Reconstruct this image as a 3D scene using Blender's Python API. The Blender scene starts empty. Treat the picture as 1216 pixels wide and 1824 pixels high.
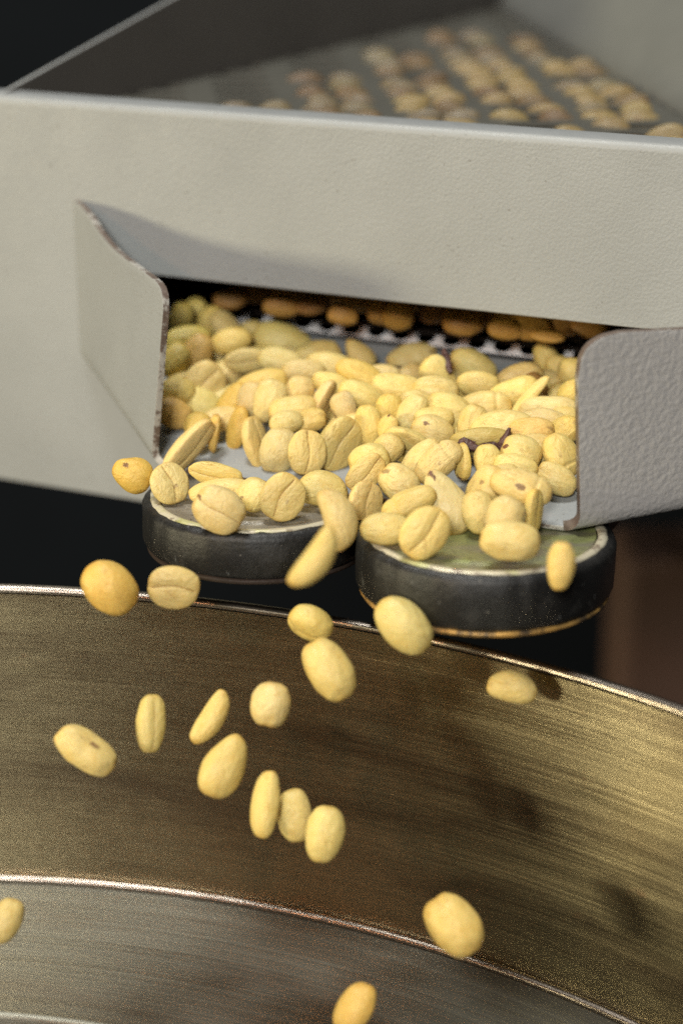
import bpy, bmesh, math, random
from mathutils import Vector, Matrix, noise
R = math.radians
S = 0.01                       # everything below is laid out in centimetres and scaled to metres
sc = bpy.context.scene
C = sc.collection

# ------------------------------------------------------------------ camera
E = R(20); ce, se = math.cos(E), math.sin(E); DIST = 40.0; F = 3597.0
cd = bpy.data.cameras.new('camera'); cam = bpy.data.objects.new('camera', cd); C.objects.link(cam)
cam.location = Vector((0, -ce*DIST, se*DIST))*S
cam.rotation_euler = (R(90)-E, 0, 0)
cd.sensor_fit = 'VERTICAL'; cd.sensor_height = 36; cd.sensor_width = 24
cd.lens = F*36/1824
cd.clip_start = 0.01; cd.clip_end = 50
cd.dof.use_dof = True; cd.dof.focus_distance = 0.406; cd.dof.aperture_fstop = 7.1
sc.camera = cam

# ------------------------------------------------------------------ world and lamps
w = bpy.data.worlds.new('World'); sc.world = w; w.use_nodes = True
w.node_tree.nodes['Background'].inputs[0].default_value = (0.80, 0.86, 1.0, 1)
w.node_tree.nodes['Background'].inputs[1].default_value = 0.02
def area(name, loc, target, sx, sy, power, col):
    l = bpy.data.lights.new(name, 'AREA'); l.shape = 'RECTANGLE'; l.size = sx; l.size_y = sy
    l.energy = power; l.color = col
    o = bpy.data.objects.new(name, l); C.objects.link(o); o.location = loc
    o.rotation_euler = (Vector(target)-Vector(loc)).to_track_quat('-Z', 'Y').to_euler()
    return o
area('skylight_above', (-0.25, -0.02, 1.35), (0, 0, 0), 0.32, 0.30, 16.5, (1.0, 0.985, 0.93))
area('front_window', (-0.24, -1.38, 0.76), (0, 0, 0.01), 0.28, 0.26, 20.5, (1.0, 0.975, 0.91))
area('left_gold_fill', (-1.40, -0.54, 0.13), (0, -0.05, -0.03), 0.40, 0.18, 16.0, (1.0, 0.88, 0.56))  # unseen golden lamp, added low to gild the right of the drum wall
area('back_window', (0.55, 1.15, 1.1), (0, 0.05, 0.05), 0.9, 0.4, 1.0, (0.93, 0.96, 1.0))
area('warm_bulb', (-0.60, -0.64, 0.42), (0, 0, -0.05), 0.05, 0.05, 1.1, (1.0, 0.46, 0.22))
sc.view_settings.view_transform = 'Standard'; sc.view_settings.look = 'None'
sc.view_settings.exposure = 0.05; sc.view_settings.gamma = 1
sc.cycles.max_bounces = 8
sc.cycles.use_denoising = False

# ------------------------------------------------------------------ frames of reference
PSI = R(24.7)
U = Vector((math.cos(PSI), -math.sin(PSI), 0)); V = Vector((math.sin(PSI), math.cos(PSI), 0))
T10 = math.tan(R(10)); DS = .05; BK0 = Vector((0, -ce, se))
def uvz(u, v, z): return U*u + V*v + Vector((0, 0, z))
def ray(px, py):
    x = (px-608)/F; y = (912-py)/F
    return Vector((0, -ce*DIST, se*DIST)), Vector((x, 0, 0)) + Vector((0, se, ce))*y + Vector((0, ce, -se))
def on_floor(px, py, h=0):          # the chute floor, raised by h
    o, d = ray(px, py); n = Vector((0, 0, 1)) - V*T10; off = h - 1.1*T10
    return o + d*((off-o.dot(n))/d.dot(n))
def on_z(px, py, z):
    o, d = ray(px, py); return o + d*((z-o.z)/d.z)
def on_deck(px, py, h=0):
    o, d = ray(px, py); n = Vector((0, -DS, 1)); off = 5.9-7*DS+h
    return o + d*((off-o.dot(n))/d.dot(n))

# ------------------------------------------------------------------ helpers
def tag(o, label=None, cat=None, group=None, kind=None):
    for k, v in (('label', label), ('category', cat), ('group', group), ('kind', kind)):
        if v: o[k] = v
    return o
def empty(name, loc=(0, 0, 0)):
    o = bpy.data.objects.new(name, None); C.objects.link(o)
    o.location = Vector(loc)*S; o.scale = (S, S, S); o.empty_display_size = 1
    return o
def mesh(name, verts, faces, mat, parent=None, smooth=False, mats=None):
    me = bpy.data.meshes.new(name)
    off = parent.location/S if parent else Vector((0, 0, 0))
    me.from_pydata([tuple(Vector(v)-off) for v in verts], [], faces)
    me.update()
    if smooth: me.polygons.foreach_set('use_smooth', [True]*len(me.polygons))
    for m in ([mat] + (mats or [])): me.materials.append(m)
    o = bpy.data.objects.new(name, me); C.objects.link(o)
    if parent: o.parent = parent
    else: o.scale = (S, S, S)
    return o
def fix_normals(o):
    bm = bmesh.new(); bm.from_mesh(o.data); bmesh.ops.recalc_face_normals(bm, faces=bm.faces); bm.to_mesh(o.data); bm.free()
def weld(o):
    bm = bmesh.new(); bm.from_mesh(o.data); bmesh.ops.remove_doubles(bm, verts=bm.verts, dist=2e-3)
    bmesh.ops.recalc_face_normals(bm, faces=bm.faces); bm.to_mesh(o.data); bm.free(); return o
def solid(o, t, rim=None, off=-1, bev=0):
    m = o.modifiers.new('thickness', 'SOLIDIFY'); m.thickness = t; m.offset = off; m.use_even_offset = True
    if rim is not None: m.material_offset_rim = rim
    if bev:
        b = o.modifiers.new('bevel', 'BEVEL'); b.width = bev; b.segments = 3; b.limit_method = 'ANGLE'; b.angle_limit = R(50)
    return o
def lathe(name, prof, mat, parent, centre, n=128, mats=None, seg_mats=None, a0=0, a1=2*math.pi, jitter=0, seed=0, uv=False):
    full = abs(a1-a0-2*math.pi) < 1e-6
    cols = n if full else n+1
    vs = []; fs = []
    for i in range(cols):
        a = a0 + (a1-a0)*i/n
        for j, (r, z) in enumerate(prof):
            q = 0
            if jitter: q = jitter*noise.noise(Vector((math.cos(a)*7+seed, math.sin(a)*7, z*4+j)))
            vs.append((centre[0]+(r+q)*math.cos(a), centre[1]+(r+q)*math.sin(a), centre[2]+z+q*.5))
    k = len(prof); mi = []
    for i in range(n):
        i2 = (i+1) % cols
        for j in range(k-1):
            fs.append((i*k+j, i2*k+j, i2*k+j+1, i*k+j+1)); mi.append(seg_mats[j] if seg_mats else 0)
    o = mesh(name, vs, fs, mat, parent, True, mats)
    if seg_mats: o.data.polygons.foreach_set('material_index', mi)
    if uv:
        l = o.data.uv_layers.new(name='uv'); rr = max(p[0] for p in prof); s = [0]
        for j in range(1, k): s.append(s[-1]+math.hypot(prof[j][0]-prof[j-1][0], prof[j][1]-prof[j-1][1]))
        q = 0
        for i in range(n):
            for j in range(k-1):
                for (ii, jj) in ((i, j), (i+1, j), (i+1, j+1), (i, j+1)):
                    l.data[q].uv = ((a0+(a1-a0)*ii/n)*rr, s[jj]); q += 1
    return o

# ------------------------------------------------------------------ materials
class Mat:
    def __init__(s, name):
        s.m = bpy.data.materials.new(name); s.m.use_nodes = True
        s.t = s.m.node_tree; s.n = s.t.nodes; s.l = s.t.links; s.p = s.n['Principled BSDF']
    def node(s, ty, **kw):
        n = s.n.new(ty)
        for k, v in kw.items():
            if k in n.inputs: n.inputs[k].default_value = v
            else: setattr(n, k, v)
        return n
    def link(s, a, b): s.l.new(a, b)
    def coord(s, scale=(1, 1, 1), out='Object', rand=False):
        tc = s.node('ShaderNodeTexCoord'); mp = s.node('ShaderNodeMapping'); mp.inputs['Scale'].default_value = scale
        s.link(tc.outputs[out], mp.inputs[0])
        if rand:
            oi = s.node('ShaderNodeObjectInfo'); vm = s.node('ShaderNodeVectorMath', operation='SCALE'); vm.inputs[0].default_value = (37, 53, 71)
            s.link(oi.outputs['Random'], vm.inputs['Scale']); s.link(vm.outputs[0], mp.inputs['Location'])
        return mp.outputs[0]
    def noise(s, co, scale, detail=4, rough=.55, dist=0):
        n = s.node('ShaderNodeTexNoise', Scale=scale, Detail=detail, Roughness=rough, Distortion=dist); s.link(co, n.inputs['Vector']); return n.outputs['Fac']
    def ramp(s, fac, stops):
        r = s.node('ShaderNodeValToRGB'); e = r.color_ramp.elements
        while len(e) < len(stops): e.new(.5)
        for q, (p, c) in zip(e, stops):
            q.position = p; q.color = (c, c, c, 1) if isinstance(c, (int, float)) else (*c, 1)
        s.link(fac, r.inputs[0]); return r.outputs[0]
    def mix(s, fac, a, b, mode='MIX'):
        n = s.node('ShaderNodeMix', data_type='RGBA', blend_type=mode)
        for src, i in ((fac, 0), (a, 6), (b, 7)):
            if isinstance(src, (int, float)): n.inputs[i].default_value = src
            elif isinstance(src, tuple): n.inputs[i].default_value = (*src, 1)
            else: s.link(src, n.inputs[i])
        return n.outputs[2]
    def math(s, op, a, b=0.0):
        n = s.node('ShaderNodeMath', operation=op)
        for src, i in ((a, 0), (b, 1)):
            if isinstance(src, (int, float)): n.inputs[i].default_value = src
            else: s.link(src, n.inputs[i])
        return n.outputs[0]
    def bump(s, h, strength, dist, prev=None):
        b = s.node('ShaderNodeBump', Strength=strength, Distance=dist); s.link(h, b.inputs['Height'])
        if prev is not None: s.link(prev, b.inputs['Normal'])
        s.link(b.outputs[0], s.p.inputs['Normal']); return b.outputs[0]
    def base(s, c):
        if isinstance(c, tuple): s.p.inputs['Base Color'].default_value = (*c, 1)
        else: s.link(c, s.p.inputs['Base Color'])
    def set(s, **kw):
        for k, v in kw.items():
            k = k.replace('_', ' ')
            if isinstance(v, (int, float, tuple)): s.p.inputs[k].default_value = v
            else: s.link(v, s.p.inputs[k])
        return s

def paint(name, col, grain=.5, specks=True):
    m = Mat(name); co = m.coord()
    big = m.noise(co, .35, 3)
    c = m.mix(m.ramp(big, [(.3, .0), (.7, 1.)]), tuple(x*.93 for x in col), tuple(min(1, x*1.05) for x in col))
    if specks:
        sp = m.ramp(m.noise(co, 11, 3, .6), [(.66, 0.), (.70, 1.)])
        ar = m.ramp(m.noise(co, .55, 2), [(.44, 0.), (.60, 1.)])
        c = m.mix(m.math('MULTIPLY', sp, m.math('MULTIPLY', ar, .7)), c, (.07, .055, .04))
        sm = m.ramp(m.noise(co, 1.3, 5, .7), [(.62, 0.), (.8, .3)])
        c = m.mix(sm, c, tuple(x*.72 for x in col))
    m.base(c); m.set(Roughness=m.ramp(m.noise(co, 3, 3), [(.3, .40), (.7, .54)]), Specular_IOR_Level=.28)
    n1 = m.bump(m.noise(co, 9.5 if grain > 1 else 16, 2, .45), (.25 if grain > 1 else .26)*grain, .0012)
    m.bump(m.noise(co, 40, 2, .6), .16*grain, .0005, n1)
    return m.m
PAINT = paint('grey_powder_coat', (.275, .289, .292))
PAINT_R = paint('grey_hammered_coat', (.305, .303, .303), 1.3)
PAINT_DARK = paint('shaded_grey_coat', (.072, .066, .06), .3, False)  # same grey paint, with the left tray wall's shade put into the colour
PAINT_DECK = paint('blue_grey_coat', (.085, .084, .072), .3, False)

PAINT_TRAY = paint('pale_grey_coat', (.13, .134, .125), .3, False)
def edge_mat(name='chipped_edge', a=.455, b=.50):
    m = Mat(name); co = m.coord()
    k = m.ramp(m.math('ADD', m.math('MULTIPLY', m.noise(co, .9, 3), .55), m.math('MULTIPLY', m.noise(co, 5.5, 5, .8), .45)), [(a, 0.), (b, 1.)])
    rust = m.mix(m.noise(co, 9, 4), (.055, .035, .028), (.17, .13, .105))
    m.base(m.mix(k, (.36, .35, .32), rust)); m.set(Roughness=.5)
    m.bump(k, -.7, .0004); return m.m
EDGE = edge_mat(); EDGE_WORN = edge_mat('worn_bare_edge', .38, .46)

def steel(name, col, rmin, rmax, streak, stain=.5, aniso=.0, out='UV'):
    m = Mat(name); co = m.coord((.03, 10*streak, 1), out); co2 = m.coord((.16, 1.0, 1), out); oc = m.coord()
    st = m.noise(co, 1.0, 6, .72); st2 = m.noise(co2, 1.2, 4, .6)
    c = m.mix(st, tuple(x*.72 for x in col), tuple(min(1, x*1.3) for x in col))
    sp = m.ramp(m.noise(m.coord((.10, .55, 1), out), 1.0, 6, .66, .4), [(.48, 0.), (.68, stain)])
    c = m.mix(sp, c, (.105, .075, .055))
    sp2 = m.ramp(m.noise(m.coord((.9, 1.6, 1), out), 1.0, 6, .75), [(.62, 0.), (.70, stain*.7)])
    c = m.mix(sp2, c, (.33, .20, .13))
    m.base(c)
    r = m.ramp(m.math('ADD', m.math('MULTIPLY', st, .6), m.math('MULTIPLY', st2, .4)), [(.3, rmin), (.7, rmax)])
    m.set(Metallic=1.0, Roughness=r, Anisotropic=aniso, Anisotropic_Rotation=.25)
    if aniso:
        tg = m.node('ShaderNodeTangent', direction_type='RADIAL', axis='Z'); m.link(tg.outputs[0], m.p.inputs['Tangent'])
    m.bump(st, .22, .0006)
    return m.m
STEEL = steel('stained_brushed_steel', (.315, .272, .178), .16, .28, 1.0, .75, .85)
STEEL_F = steel('brushed_steel_floor', (.17, .165, .135), .32, .46, .8, .35, .8)
STEEL_RIM = steel('bright_steel_rim', (.34, .30, .26), .20, .34, 1, .5)
def galv():
    m = Mat('bare_punched_steel'); co = m.coord()
    m.base(m.mix(m.ramp(m.noise(co, 1.5, 4), [(.35, 0.), (.65, 1.)]), (.80, .81, .84), (.62, .59, .58))); m.set(Metallic=.05, Roughness=.42); return m.m
STEEL_BARE = galv()

def rubber():
    m = Mat('scuffed_black_rubber'); co = m.coord()
    d = m.ramp(m.noise(co, 1.6, 7, .75, .3), [(.52, 0.), (.72, .55)])
    c = m.mix(d, (.0055, .0056, .0058), (.05, .049, .046))
    sc_ = m.ramp(m.noise(m.coord((1, 1, .22)), 7, 4, .7), [(.66, 0.), (.72, .6)])
    c = m.mix(sc_, c, (.20, .21, .21))
    dots = m.ramp(m.noise(co, 14, 2, .5), [(.745, 0.), (.77, 1.)])
    c = m.mix(dots, c, (.33, .32, .28)); m.base(c)
    m.set(Roughness=m.ramp(d, [(0, .46), (1, .7)]))
    m.bump(m.noise(co, 5, 6, .7), .28, .0009); return m.m
RUBBER = rubber()
def face_mat(name, a, b, c3):
    m = Mat(name); co = m.coord()
    k = m.ramp(m.noise(m.coord((.6, 1.6, 1)), 1.1, 5, .6, .5), [(.38, 0.), (.62, 1.)])
    c = m.mix(k, a, b)
    dirt = m.ramp(m.noise(co, 5.5, 6, .75), [(.60, 0.), (.66, .9)])
    c = m.mix(dirt, c, c3); m.base(c)
    m.set(Metallic=.55, Roughness=m.ramp(m.noise(m.coord((1, 5, 1)), 4, 4), [(.3, .25), (.7, .5)]))
    m.bump(m.noise(co, 6, 5, .7), .4, .0006); return m.m
FACE_BROWN = face_mat('worn_magnet_face', (.22, .20, .165), (.34, .32, .28), (.04, .03, .02))
FACE_GREEN = face_mat('olive_reflection_face', (.28, .31, .12), (.26, .235, .19), (.08, .06, .04))  # olive reflection on the right magnet is painted into the colour
def rim_mat():
    m = Mat('cream_worn_rim'); co = m.coord()
    k = m.ramp(m.noise(co, 2.6, 6, .7), [(.53, 0.), (.60, .85)])
    c = m.mix(k, (.52, .48, .36), (.20, .155, .115))
    g = m.ramp(m.noise(co, 1.1, 3), [(.58, 0.), (.66, .6)]); c = m.mix(g, c, (.42, .44, .14))
    m.base(c); m.set(Roughness=.38, Metallic=.25); m.bump(k, -.5, .0003); return m.m
RIM = rim_mat()
def brass():
    m = Mat('tarnished_brass_edge'); co = m.coord()
    k = m.ramp(m.noise(co, 2.2, 5, .7), [(.42, 0.), (.62, 1.)])
    m.base(m.mix(k, (.62, .37, .11), (.07, .055, .04))); m.set(Metallic=.5, Roughness=.45); return m.m
BRASS = brass()
def plain(name, col, rough=.8, var=.3):
    m = Mat(name); co = m.coord()
    m.base(m.mix(m.noise(co, .12, 3), tuple(x*(1-var) for x in col), tuple(x*(1+var) for x in col))); m.set(Roughness=rough, Specular_IOR_Level=.15)
    m.bump(m.noise(co, 4, 4), .3, .001); return m.m
BACK = plain('blue_black_wall', (.0045, .0062, .0085), .9)
BROWN = plain('brown_painted_board', (.085, .052, .042), .7)
INNER = plain('shade_dark_steel', (.035, .025, .02), .5)  # dark steel; the slot's inner shade is put into this colour

def bean_mat():
    m = Mat('parchment_coffee_bean'); co = m.coord((1, 1, 1), 'Object', True); oi = m.node('ShaderNodeObjectInfo')
    at = m.node('ShaderNodeAttribute', attribute_name='mask'); sep = m.node('ShaderNodeSeparateColor'); m.link(at.outputs['Color'], sep.inputs[0])
    gr, tip, spot = sep.outputs[0], sep.outputs[1], sep.outputs[2]
    col = oi.outputs['Color']
    n1 = m.noise(co, 1.7, 3, .5)
    c = m.mix(m.ramp(n1, [(.35, 0.), (.65, 1.)]), col, m.mix(1.0, col, (1.05, 1.07, 1.14), 'MULTIPLY'))
    n2 = m.noise(co, 4.5, 4, .6, .4)
    c = m.mix(m.ramp(n2, [(.48, 0.), (.73, .62)]), c, m.mix(1.0, col, (.93, .80, .52), 'MULTIPLY'))
    fib = m.noise(m.coord((2.2, 16, 16), 'Object', True), 2.0, 3, .6)
    c = m.mix(m.ramp(fib, [(.5, 0.), (.8, .2)]), c, m.mix(1.0, col, (.84, .74, .55), 'MULTIPLY'))
    # deeper gold at the tips, brown line in the crease
    c = m.mix(m.math('MULTIPLY', tip, .5), c, m.mix(1.0, col, (.90, .68, .34), 'MULTIPLY'))
    gline = m.math('MULTIPLY', m.ramp(gr, [(.42, 0.), (.95, 1.)]), m.ramp(m.noise(co, 5, 3, .7), [(.38, .35), (.6, 1.)]))
    c = m.mix(m.math('MULTIPLY', gline, .72), c, m.mix(1.0, col, (.48, .27, .13), 'MULTIPLY'))
    # brown bruises with their own outline; how many depends on the bean (alpha of its colour)
    br = m.noise(co, 3.2, 5, .72, .8)
    b2 = m.math('MULTIPLY', m.ramp(m.math('ADD', m.math('MULTIPLY', spot, .34), m.math('MULTIPLY', br, .85)), [(.64, 0.), (.69, 1.)]), oi.outputs['Alpha'])
    c = m.mix(b2, c, m.mix(m.noise(co, 9, 3), (.055, .022, .014), (.20, .085, .035)))
    fl = m.ramp(m.noise(co, 12, 2, .5), [(.765, 0.), (.79, .7)]); c = m.mix(fl, c, (.25, .14, .06))
    ck = m.noise(m.coord((1.3, 3, 3), 'Object', True), 1.6, 4, .6, 1.0)
    crack = m.ramp(m.math('ABSOLUTE', m.math('SUBTRACT', ck, .5)), [(.0, 1.), (.012, 0.)])
    crack = m.math('MULTIPLY', crack, m.ramp(m.noise(co, 1.9, 2), [(.54, 0.), (.62, 1.)]))
    c = m.mix(m.math('MULTIPLY', crack, .6), c, m.mix(1.0, col, (.42, .24, .12), 'MULTIPLY'))
    m.base(c)
    m.set(Roughness=m.ramp(n2, [(.3, .38), (.7, .52)]), Subsurface_Weight=.09, Subsurface_Radius=(.0022, .0011, .0003), Subsurface_Scale=1.0, Specular_IOR_Level=.38)
    wr = m.noise(m.coord((2.2, 3.2, 3.2), 'Object', True), 1.7, 4, .55, .8)
    a = m.bump(m.math('SUBTRACT', wr, m.math('MULTIPLY', crack, .3)), .38, .0011)
    m.bump(m.noise(co, 17, 4, .65), .28, .0003, a)
    return m.m
BEAN = bean_mat()
def husk_mat():
    m = Mat('burnt_husk'); co = m.coord()
    m.base(m.mix(m.noise(co, 5, 5, .7), (.018, .008, .010), (.13, .055, .035))); m.set(Roughness=.45)
    m.bump(m.noise(co, 7, 4), .8, .001); return m.m
HUSK = husk_mat()

# ------------------------------------------------------------------ background
def box(name, x0, x1, y0, y1, z0, z1, mat, parent=None, kind=None, bev=0):
    v = [(x, y, z) for x in (x0, x1) for y in (y0, y1) for z in (z0, z1)]
    f = [(0, 1, 3, 2), (4, 6, 7, 5), (0, 4, 5, 1), (2, 3, 7, 6), (0, 2, 6, 4), (1, 5, 7, 3)]
    o = mesh(name, v, f, mat, parent)
    if kind: o['kind'] = kind
    if bev:
        b = o.modifiers.new('bevel', 'BEVEL'); b.width = bev; b.segments = 3
    return o
box('background_wall', -220, 220, 95, 99, -90, 160, BACK, kind='structure')
box('floor', -220, 220, -200, 99, -94, -90, BACK, kind='structure')
bb = empty('wooden_board', (24, 34, -24)); tag(bb, 'dark brown board standing blurred behind the right magnet and drum rim', 'board')
v = [(9.6, 27, -40), (60, 27, -40), (60, 27, -12.0), (9.6, 27, -11.6), (9.6, 31, -40), (60, 31, -40), (60, 31, -12.0), (9.6, 31, -11.6)]
o = mesh('panel', v, [(0, 1, 2, 3), (5, 4, 7, 6), (3, 2, 6, 7), (1, 5, 6, 2), (4, 0, 3, 7), (4, 5, 1, 0)], BROWN, bb)
m_ = o.modifiers.new('bevel', 'BEVEL'); m_.width = .6; m_.segments = 3

# ------------------------------------------------------------------ sorter machine
mach = empty('sorting_machine', uvz(0, 5.2, 0)); tag(mach, 'grey painted sorting machine with a flared chute spilling pale coffee beans', 'machine')
VP = 5.2; ZT = 6.62; ZB = -2.62; SL = 2.97
# panel: outline with the slot, folded flange at the top
def uq(u0, u1, z0, z1, v=VP, nu=1, nz=1):
    vs = []; fs = []
    for i in range(nu+1):
        for j in range(nz+1): vs.append(uvz(u0+(u1-u0)*i/nu, v, z0+(z1-z0)*j/nz))
    for i in range(nu):
        for j in range(nz): a = i*(nz+1)+j; fs.append((a, a+nz+1, a+nz+2, a+1))
    return vs, fs
def merge(parts):
    V_, F_ = [], []
    for vs, fs in parts:
        k = len(V_); V_ += vs; F_ += [tuple(i+k for i in f) for f in fs]
    return V_, F_
ul, ur, s0, s1, cut = -13.2, 13.5, -8.75, 9.35, -3.0
vs = []; fs = []
us = [ul, s0, cut, s1, ur]
def idx(i, j): return i*4+j
for u_ in us:
    zf = (VP-1.1)*T10-.10
    for z_ in (ZB, zf, SL, 0): vs.append(uvz(u_, VP, z_ if z_ != 0 else ZT))
for i in range(4):
    for j in range(3):
        if j == 1 and i in (1, 2): continue
        if j == 0 and i >= 2: continue
        fs.append((idx(i, j), idx(i+1, j), idx(i+1, j+1), idx(i, j+1)))
# rounded fold into the flange
prev = [idx(i, 3) for i in range(5)]
for k in range(1, 7):
    if k < 6: a = R(90)*k/5; dv, dz = .17*(1-math.cos(a)), .17*math.sin(a)
    else: dv, dz = .95, .17
    cur = []
    for u_ in us: cur.append(len(vs)); vs.append(uvz(u_, VP+dv, ZT+dz))
    for i in range(4): fs.append((prev[i], prev[i+1], cur[i+1], cur[i]))
    prev = cur
front = mesh('front_panel', vs, fs, PAINT, mach, mats=[EDGE])
bm = bmesh.new(); bm.from_mesh(front.data)
bmesh.ops.remove_doubles(bm, verts=bm.verts, dist=1e-4)
for f in bm.faces: f.smooth = f.calc_center_median().z > ZT+.001
bm.to_mesh(front.data); bm.free()
solid(front, .12, rim=1, off=-1, bev=.03)

# bent chute: floor and side walls
def wall(name, A, B, top, sgn, mat, lean, edge, th):
    n, k = 60, 26
    zf = lambda v_: (v_-1.1)*T10
    vs = []; fs = []
    for i in range(n+1):
        s_ = i/n
        # finer steps at the leading edge
        s_ = 1-(1-s_)**1.5
        zt = None
        for (a, za), (b, zb) in zip(top, top[1:]):
            if a <= s_ <= b: zt = za+(zb-za)*(s_-a)/(b-a); break
        if zt is None: zt = top[-1][1]
        v_ = A[1]*(1-s_)+B[1]*s_; z0 = zf(v_)
        for j in range(k+1):
            if j < 6:          # fillet into the floor
                a = R(90)*j/6; r = .32
                inn = r*(1-math.sin(a)); z = z0 + r*(1-math.cos(a)); dz = z
            else:
                inn = 0; dz = z0+.32+(zt-z0-.32)*(j-6)/(k-6)
            u_ = (A[0]*(1-s_)+(B[0]+lean*dz)*s_) + sgn*inn
            vs.append(uvz(u_, v_, dz))
    for i in range(n):
        for j in range(k): a = i*(k+1)+j; fs.append((a, a+k+1, a+k+2, a+1))
    o = mesh(name, vs, fs, mat, mach, True, [edge]); fix_normals(o)
    solid(o, th, rim=1, off=0, bev=.03); return o
topL = [(0, 4.55), (.10, 4.50), (.19, 4.38), (.30, 4.16), (.41, 4.02), (.52, 3.95), (.63, 3.92), (.83, 3.89), (.92, 3.86), (.955, 3.80), (.98, 3.68), (.993, 3.52), (1, 3.28)]
topR = [(0, 4.4), (.2, 4.1), (.45, 3.9), (.687, 3.85), (.877, 3.86), (.925, 3.80), (.955, 3.70), (.975, 3.58), (.99, 3.40), (1, 3.0)]
wl = wall('side_wall', (-9.1, 5.2), (-4.87, 1.1), topL, 1, PAINT, .12, EDGE, .14)
wr = wall('side_wall', (9.8, 5.2), (4.55, 1.1), topR, -1, PAINT_R, -.058, EDGE_WORN, .20)
# floor sheet
vs = []; fs = []; nu, nv = 40, 28
for j in range(nv+1):
    v_ = 1.1 + (7.9-1.1)*j/nv
    t = min(1, (v_-1.1)/(VP-1.1))
    a = -4.87+(-9.1+4.87)*t+.32; b = 4.55+(9.8-4.55)*t-.32
    for i in range(nu+1):
        u_ = a+(b-a)*i/nu
        vs.append(uvz(u_, v_ + (.05*noise.noise(Vector((u_*1.2, 0, 3))) if j == 0 else 0), (v_-1.1)*T10 - (.02 if j == 0 else 0)))
for j in range(nv):
    for i in range(nu): a = j*(nu+1)+i; fs.append((a, a+1, a+nu+2, a+nu+1))
fl = mesh('chute_floor', vs, fs, PAINT, mach, True, [EDGE]); solid(fl, .11, rim=1, off=-1, bev=.025)

# perforated sheets: real holes
def cell(c, eu, ev, hu, hv, n=16, pw=.75):
    """one square cell with an elliptical hole, plus the half axes vectors eu, ev of the cell"""
    vs = []; fs = []
    for i in range(n):
        a = 2*math.pi*i/n; ca, sa = math.cos(a), math.sin(a); k = 1/max(abs(ca), abs(sa))
        vs.append(c + eu*(ca*k) + ev*(sa*k))
    for i in range(n):
        a = 2*math.pi*i/n; ca, sa = math.cos(a), math.sin(a)
        sx = (abs(ca)**pw)*(1 if ca > 0 else -1); sy = (abs(sa)**pw)*(1 if sa > 0 else -1)
        vs.append(c + eu*(sx*hu) + ev*(sy*hv))
    for i in range(n):
        j = (i+1) % n; fs.append((i, j, n+j, n+i))
    return vs, fs
cells = []; pu = .635
sd = (V*math.cos(R(48))+Vector((0, 0, math.sin(R(48)))))
for i in range(-16, 12):
    c = uvz(i*pu+.30, 8.1, 7*T10) + sd*.19
    cells.append(cell(c, U*pu*.5, sd*.20, .70, .82, 24, 1.0))
vs, fs = merge(cells)
ps = weld(mesh('perforated_strip', vs, fs, STEEL_BARE, mach)); solid(ps, .06, off=0, bev=.012)
back0 = uvz(0, 7.9, 6.8*T10)+sd*.40
td = V*math.cos(R(10))+Vector((0, 0, math.sin(R(10))))
cells = []
for j in range(9):
    for i in range(-16, 12):
        cells.append(cell(back0 + U*(i*pu+.30+(pu/2 if j % 2 == 0 else 0)) + td*(.32+j*.62), U*pu*.5, td*.31, .62, .62, 16))
vs, fs = merge(cells)
ls = weld(mesh('lower_screen', vs, fs, INNER, mach)); solid(ls, .06, off=0)  # screen coloured dark to stand for the shade inside the slot
# closed housing behind the slot
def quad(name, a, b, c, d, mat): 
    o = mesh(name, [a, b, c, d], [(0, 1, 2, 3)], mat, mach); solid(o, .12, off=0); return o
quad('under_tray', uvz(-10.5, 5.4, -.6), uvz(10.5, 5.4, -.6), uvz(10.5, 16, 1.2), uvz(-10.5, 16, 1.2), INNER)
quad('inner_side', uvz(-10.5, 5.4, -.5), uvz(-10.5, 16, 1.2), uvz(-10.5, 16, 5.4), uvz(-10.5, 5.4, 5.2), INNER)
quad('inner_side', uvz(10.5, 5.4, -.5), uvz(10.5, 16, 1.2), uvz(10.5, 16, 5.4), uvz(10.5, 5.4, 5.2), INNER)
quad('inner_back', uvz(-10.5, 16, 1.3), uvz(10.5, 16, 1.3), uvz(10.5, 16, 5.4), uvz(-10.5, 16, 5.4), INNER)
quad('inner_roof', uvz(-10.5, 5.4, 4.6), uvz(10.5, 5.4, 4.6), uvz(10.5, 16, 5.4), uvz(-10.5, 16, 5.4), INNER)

# upper sieve deck, seen over the panel
def deck(x, y, h=0): return Vector((x, y, 5.9+(y-7)*DS+h))
cells = []; slots = []
PX, PY = 2.2, .92
AP = on_deck(888, 15); PL = on_deck(430, 180); PR = on_deck(1216, 212)
def xleft(y): return PL.x+(AP.x-PL.x)*(y-PL.y)/(AP.y-PL.y)
QA = uvz(-11.25, 5.5, 0); QD = (Vector((AP.x, AP.y, 0))-QA).normalized()
def xright(y): return PR.x+(AP.x-PR.x)*(y-PR.y)/(AP.y-PR.y)
for j in range(-4, 28):
    for i in range(-9, 10):
        y = 4.9 + j*PY; x = .25 + i*PX + (y-9)*-.11
        a = Vector((x, y, 0))
        if x > xright(y)+2.2 or QD.x*(a.y-QA.y)-QD.y*(a.x-QA.x) > 2.0 or y > AP.y+4 or a.dot(V) < VP+1.25: continue
        cells.append(cell(deck(x, y), Vector((PX*.5, 0, 0)), Vector((-.11*PY*.5, PY*.5, DS*PY*.5)), .70, .66, 24)); slots.append((x, y))
vs, fs = merge(cells)
us_ = weld(mesh('sieve_deck', vs, fs, PAINT_DECK, mach)); solid(us_, .10, off=0)
N = 24
q0 = uvz(-11.25, 5.5, 0); q1 = Vector((AP.x, AP.y, 0)) + (Vector((AP.x, AP.y, 0))-Vector((PL.x, PL.y, 0)))*.03
dd = (PL-Vector((0, -ce*DIST, se*DIST))).dot(-BK0); rd = ray(608+F*PL.x/dd, 12)[1]
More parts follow.
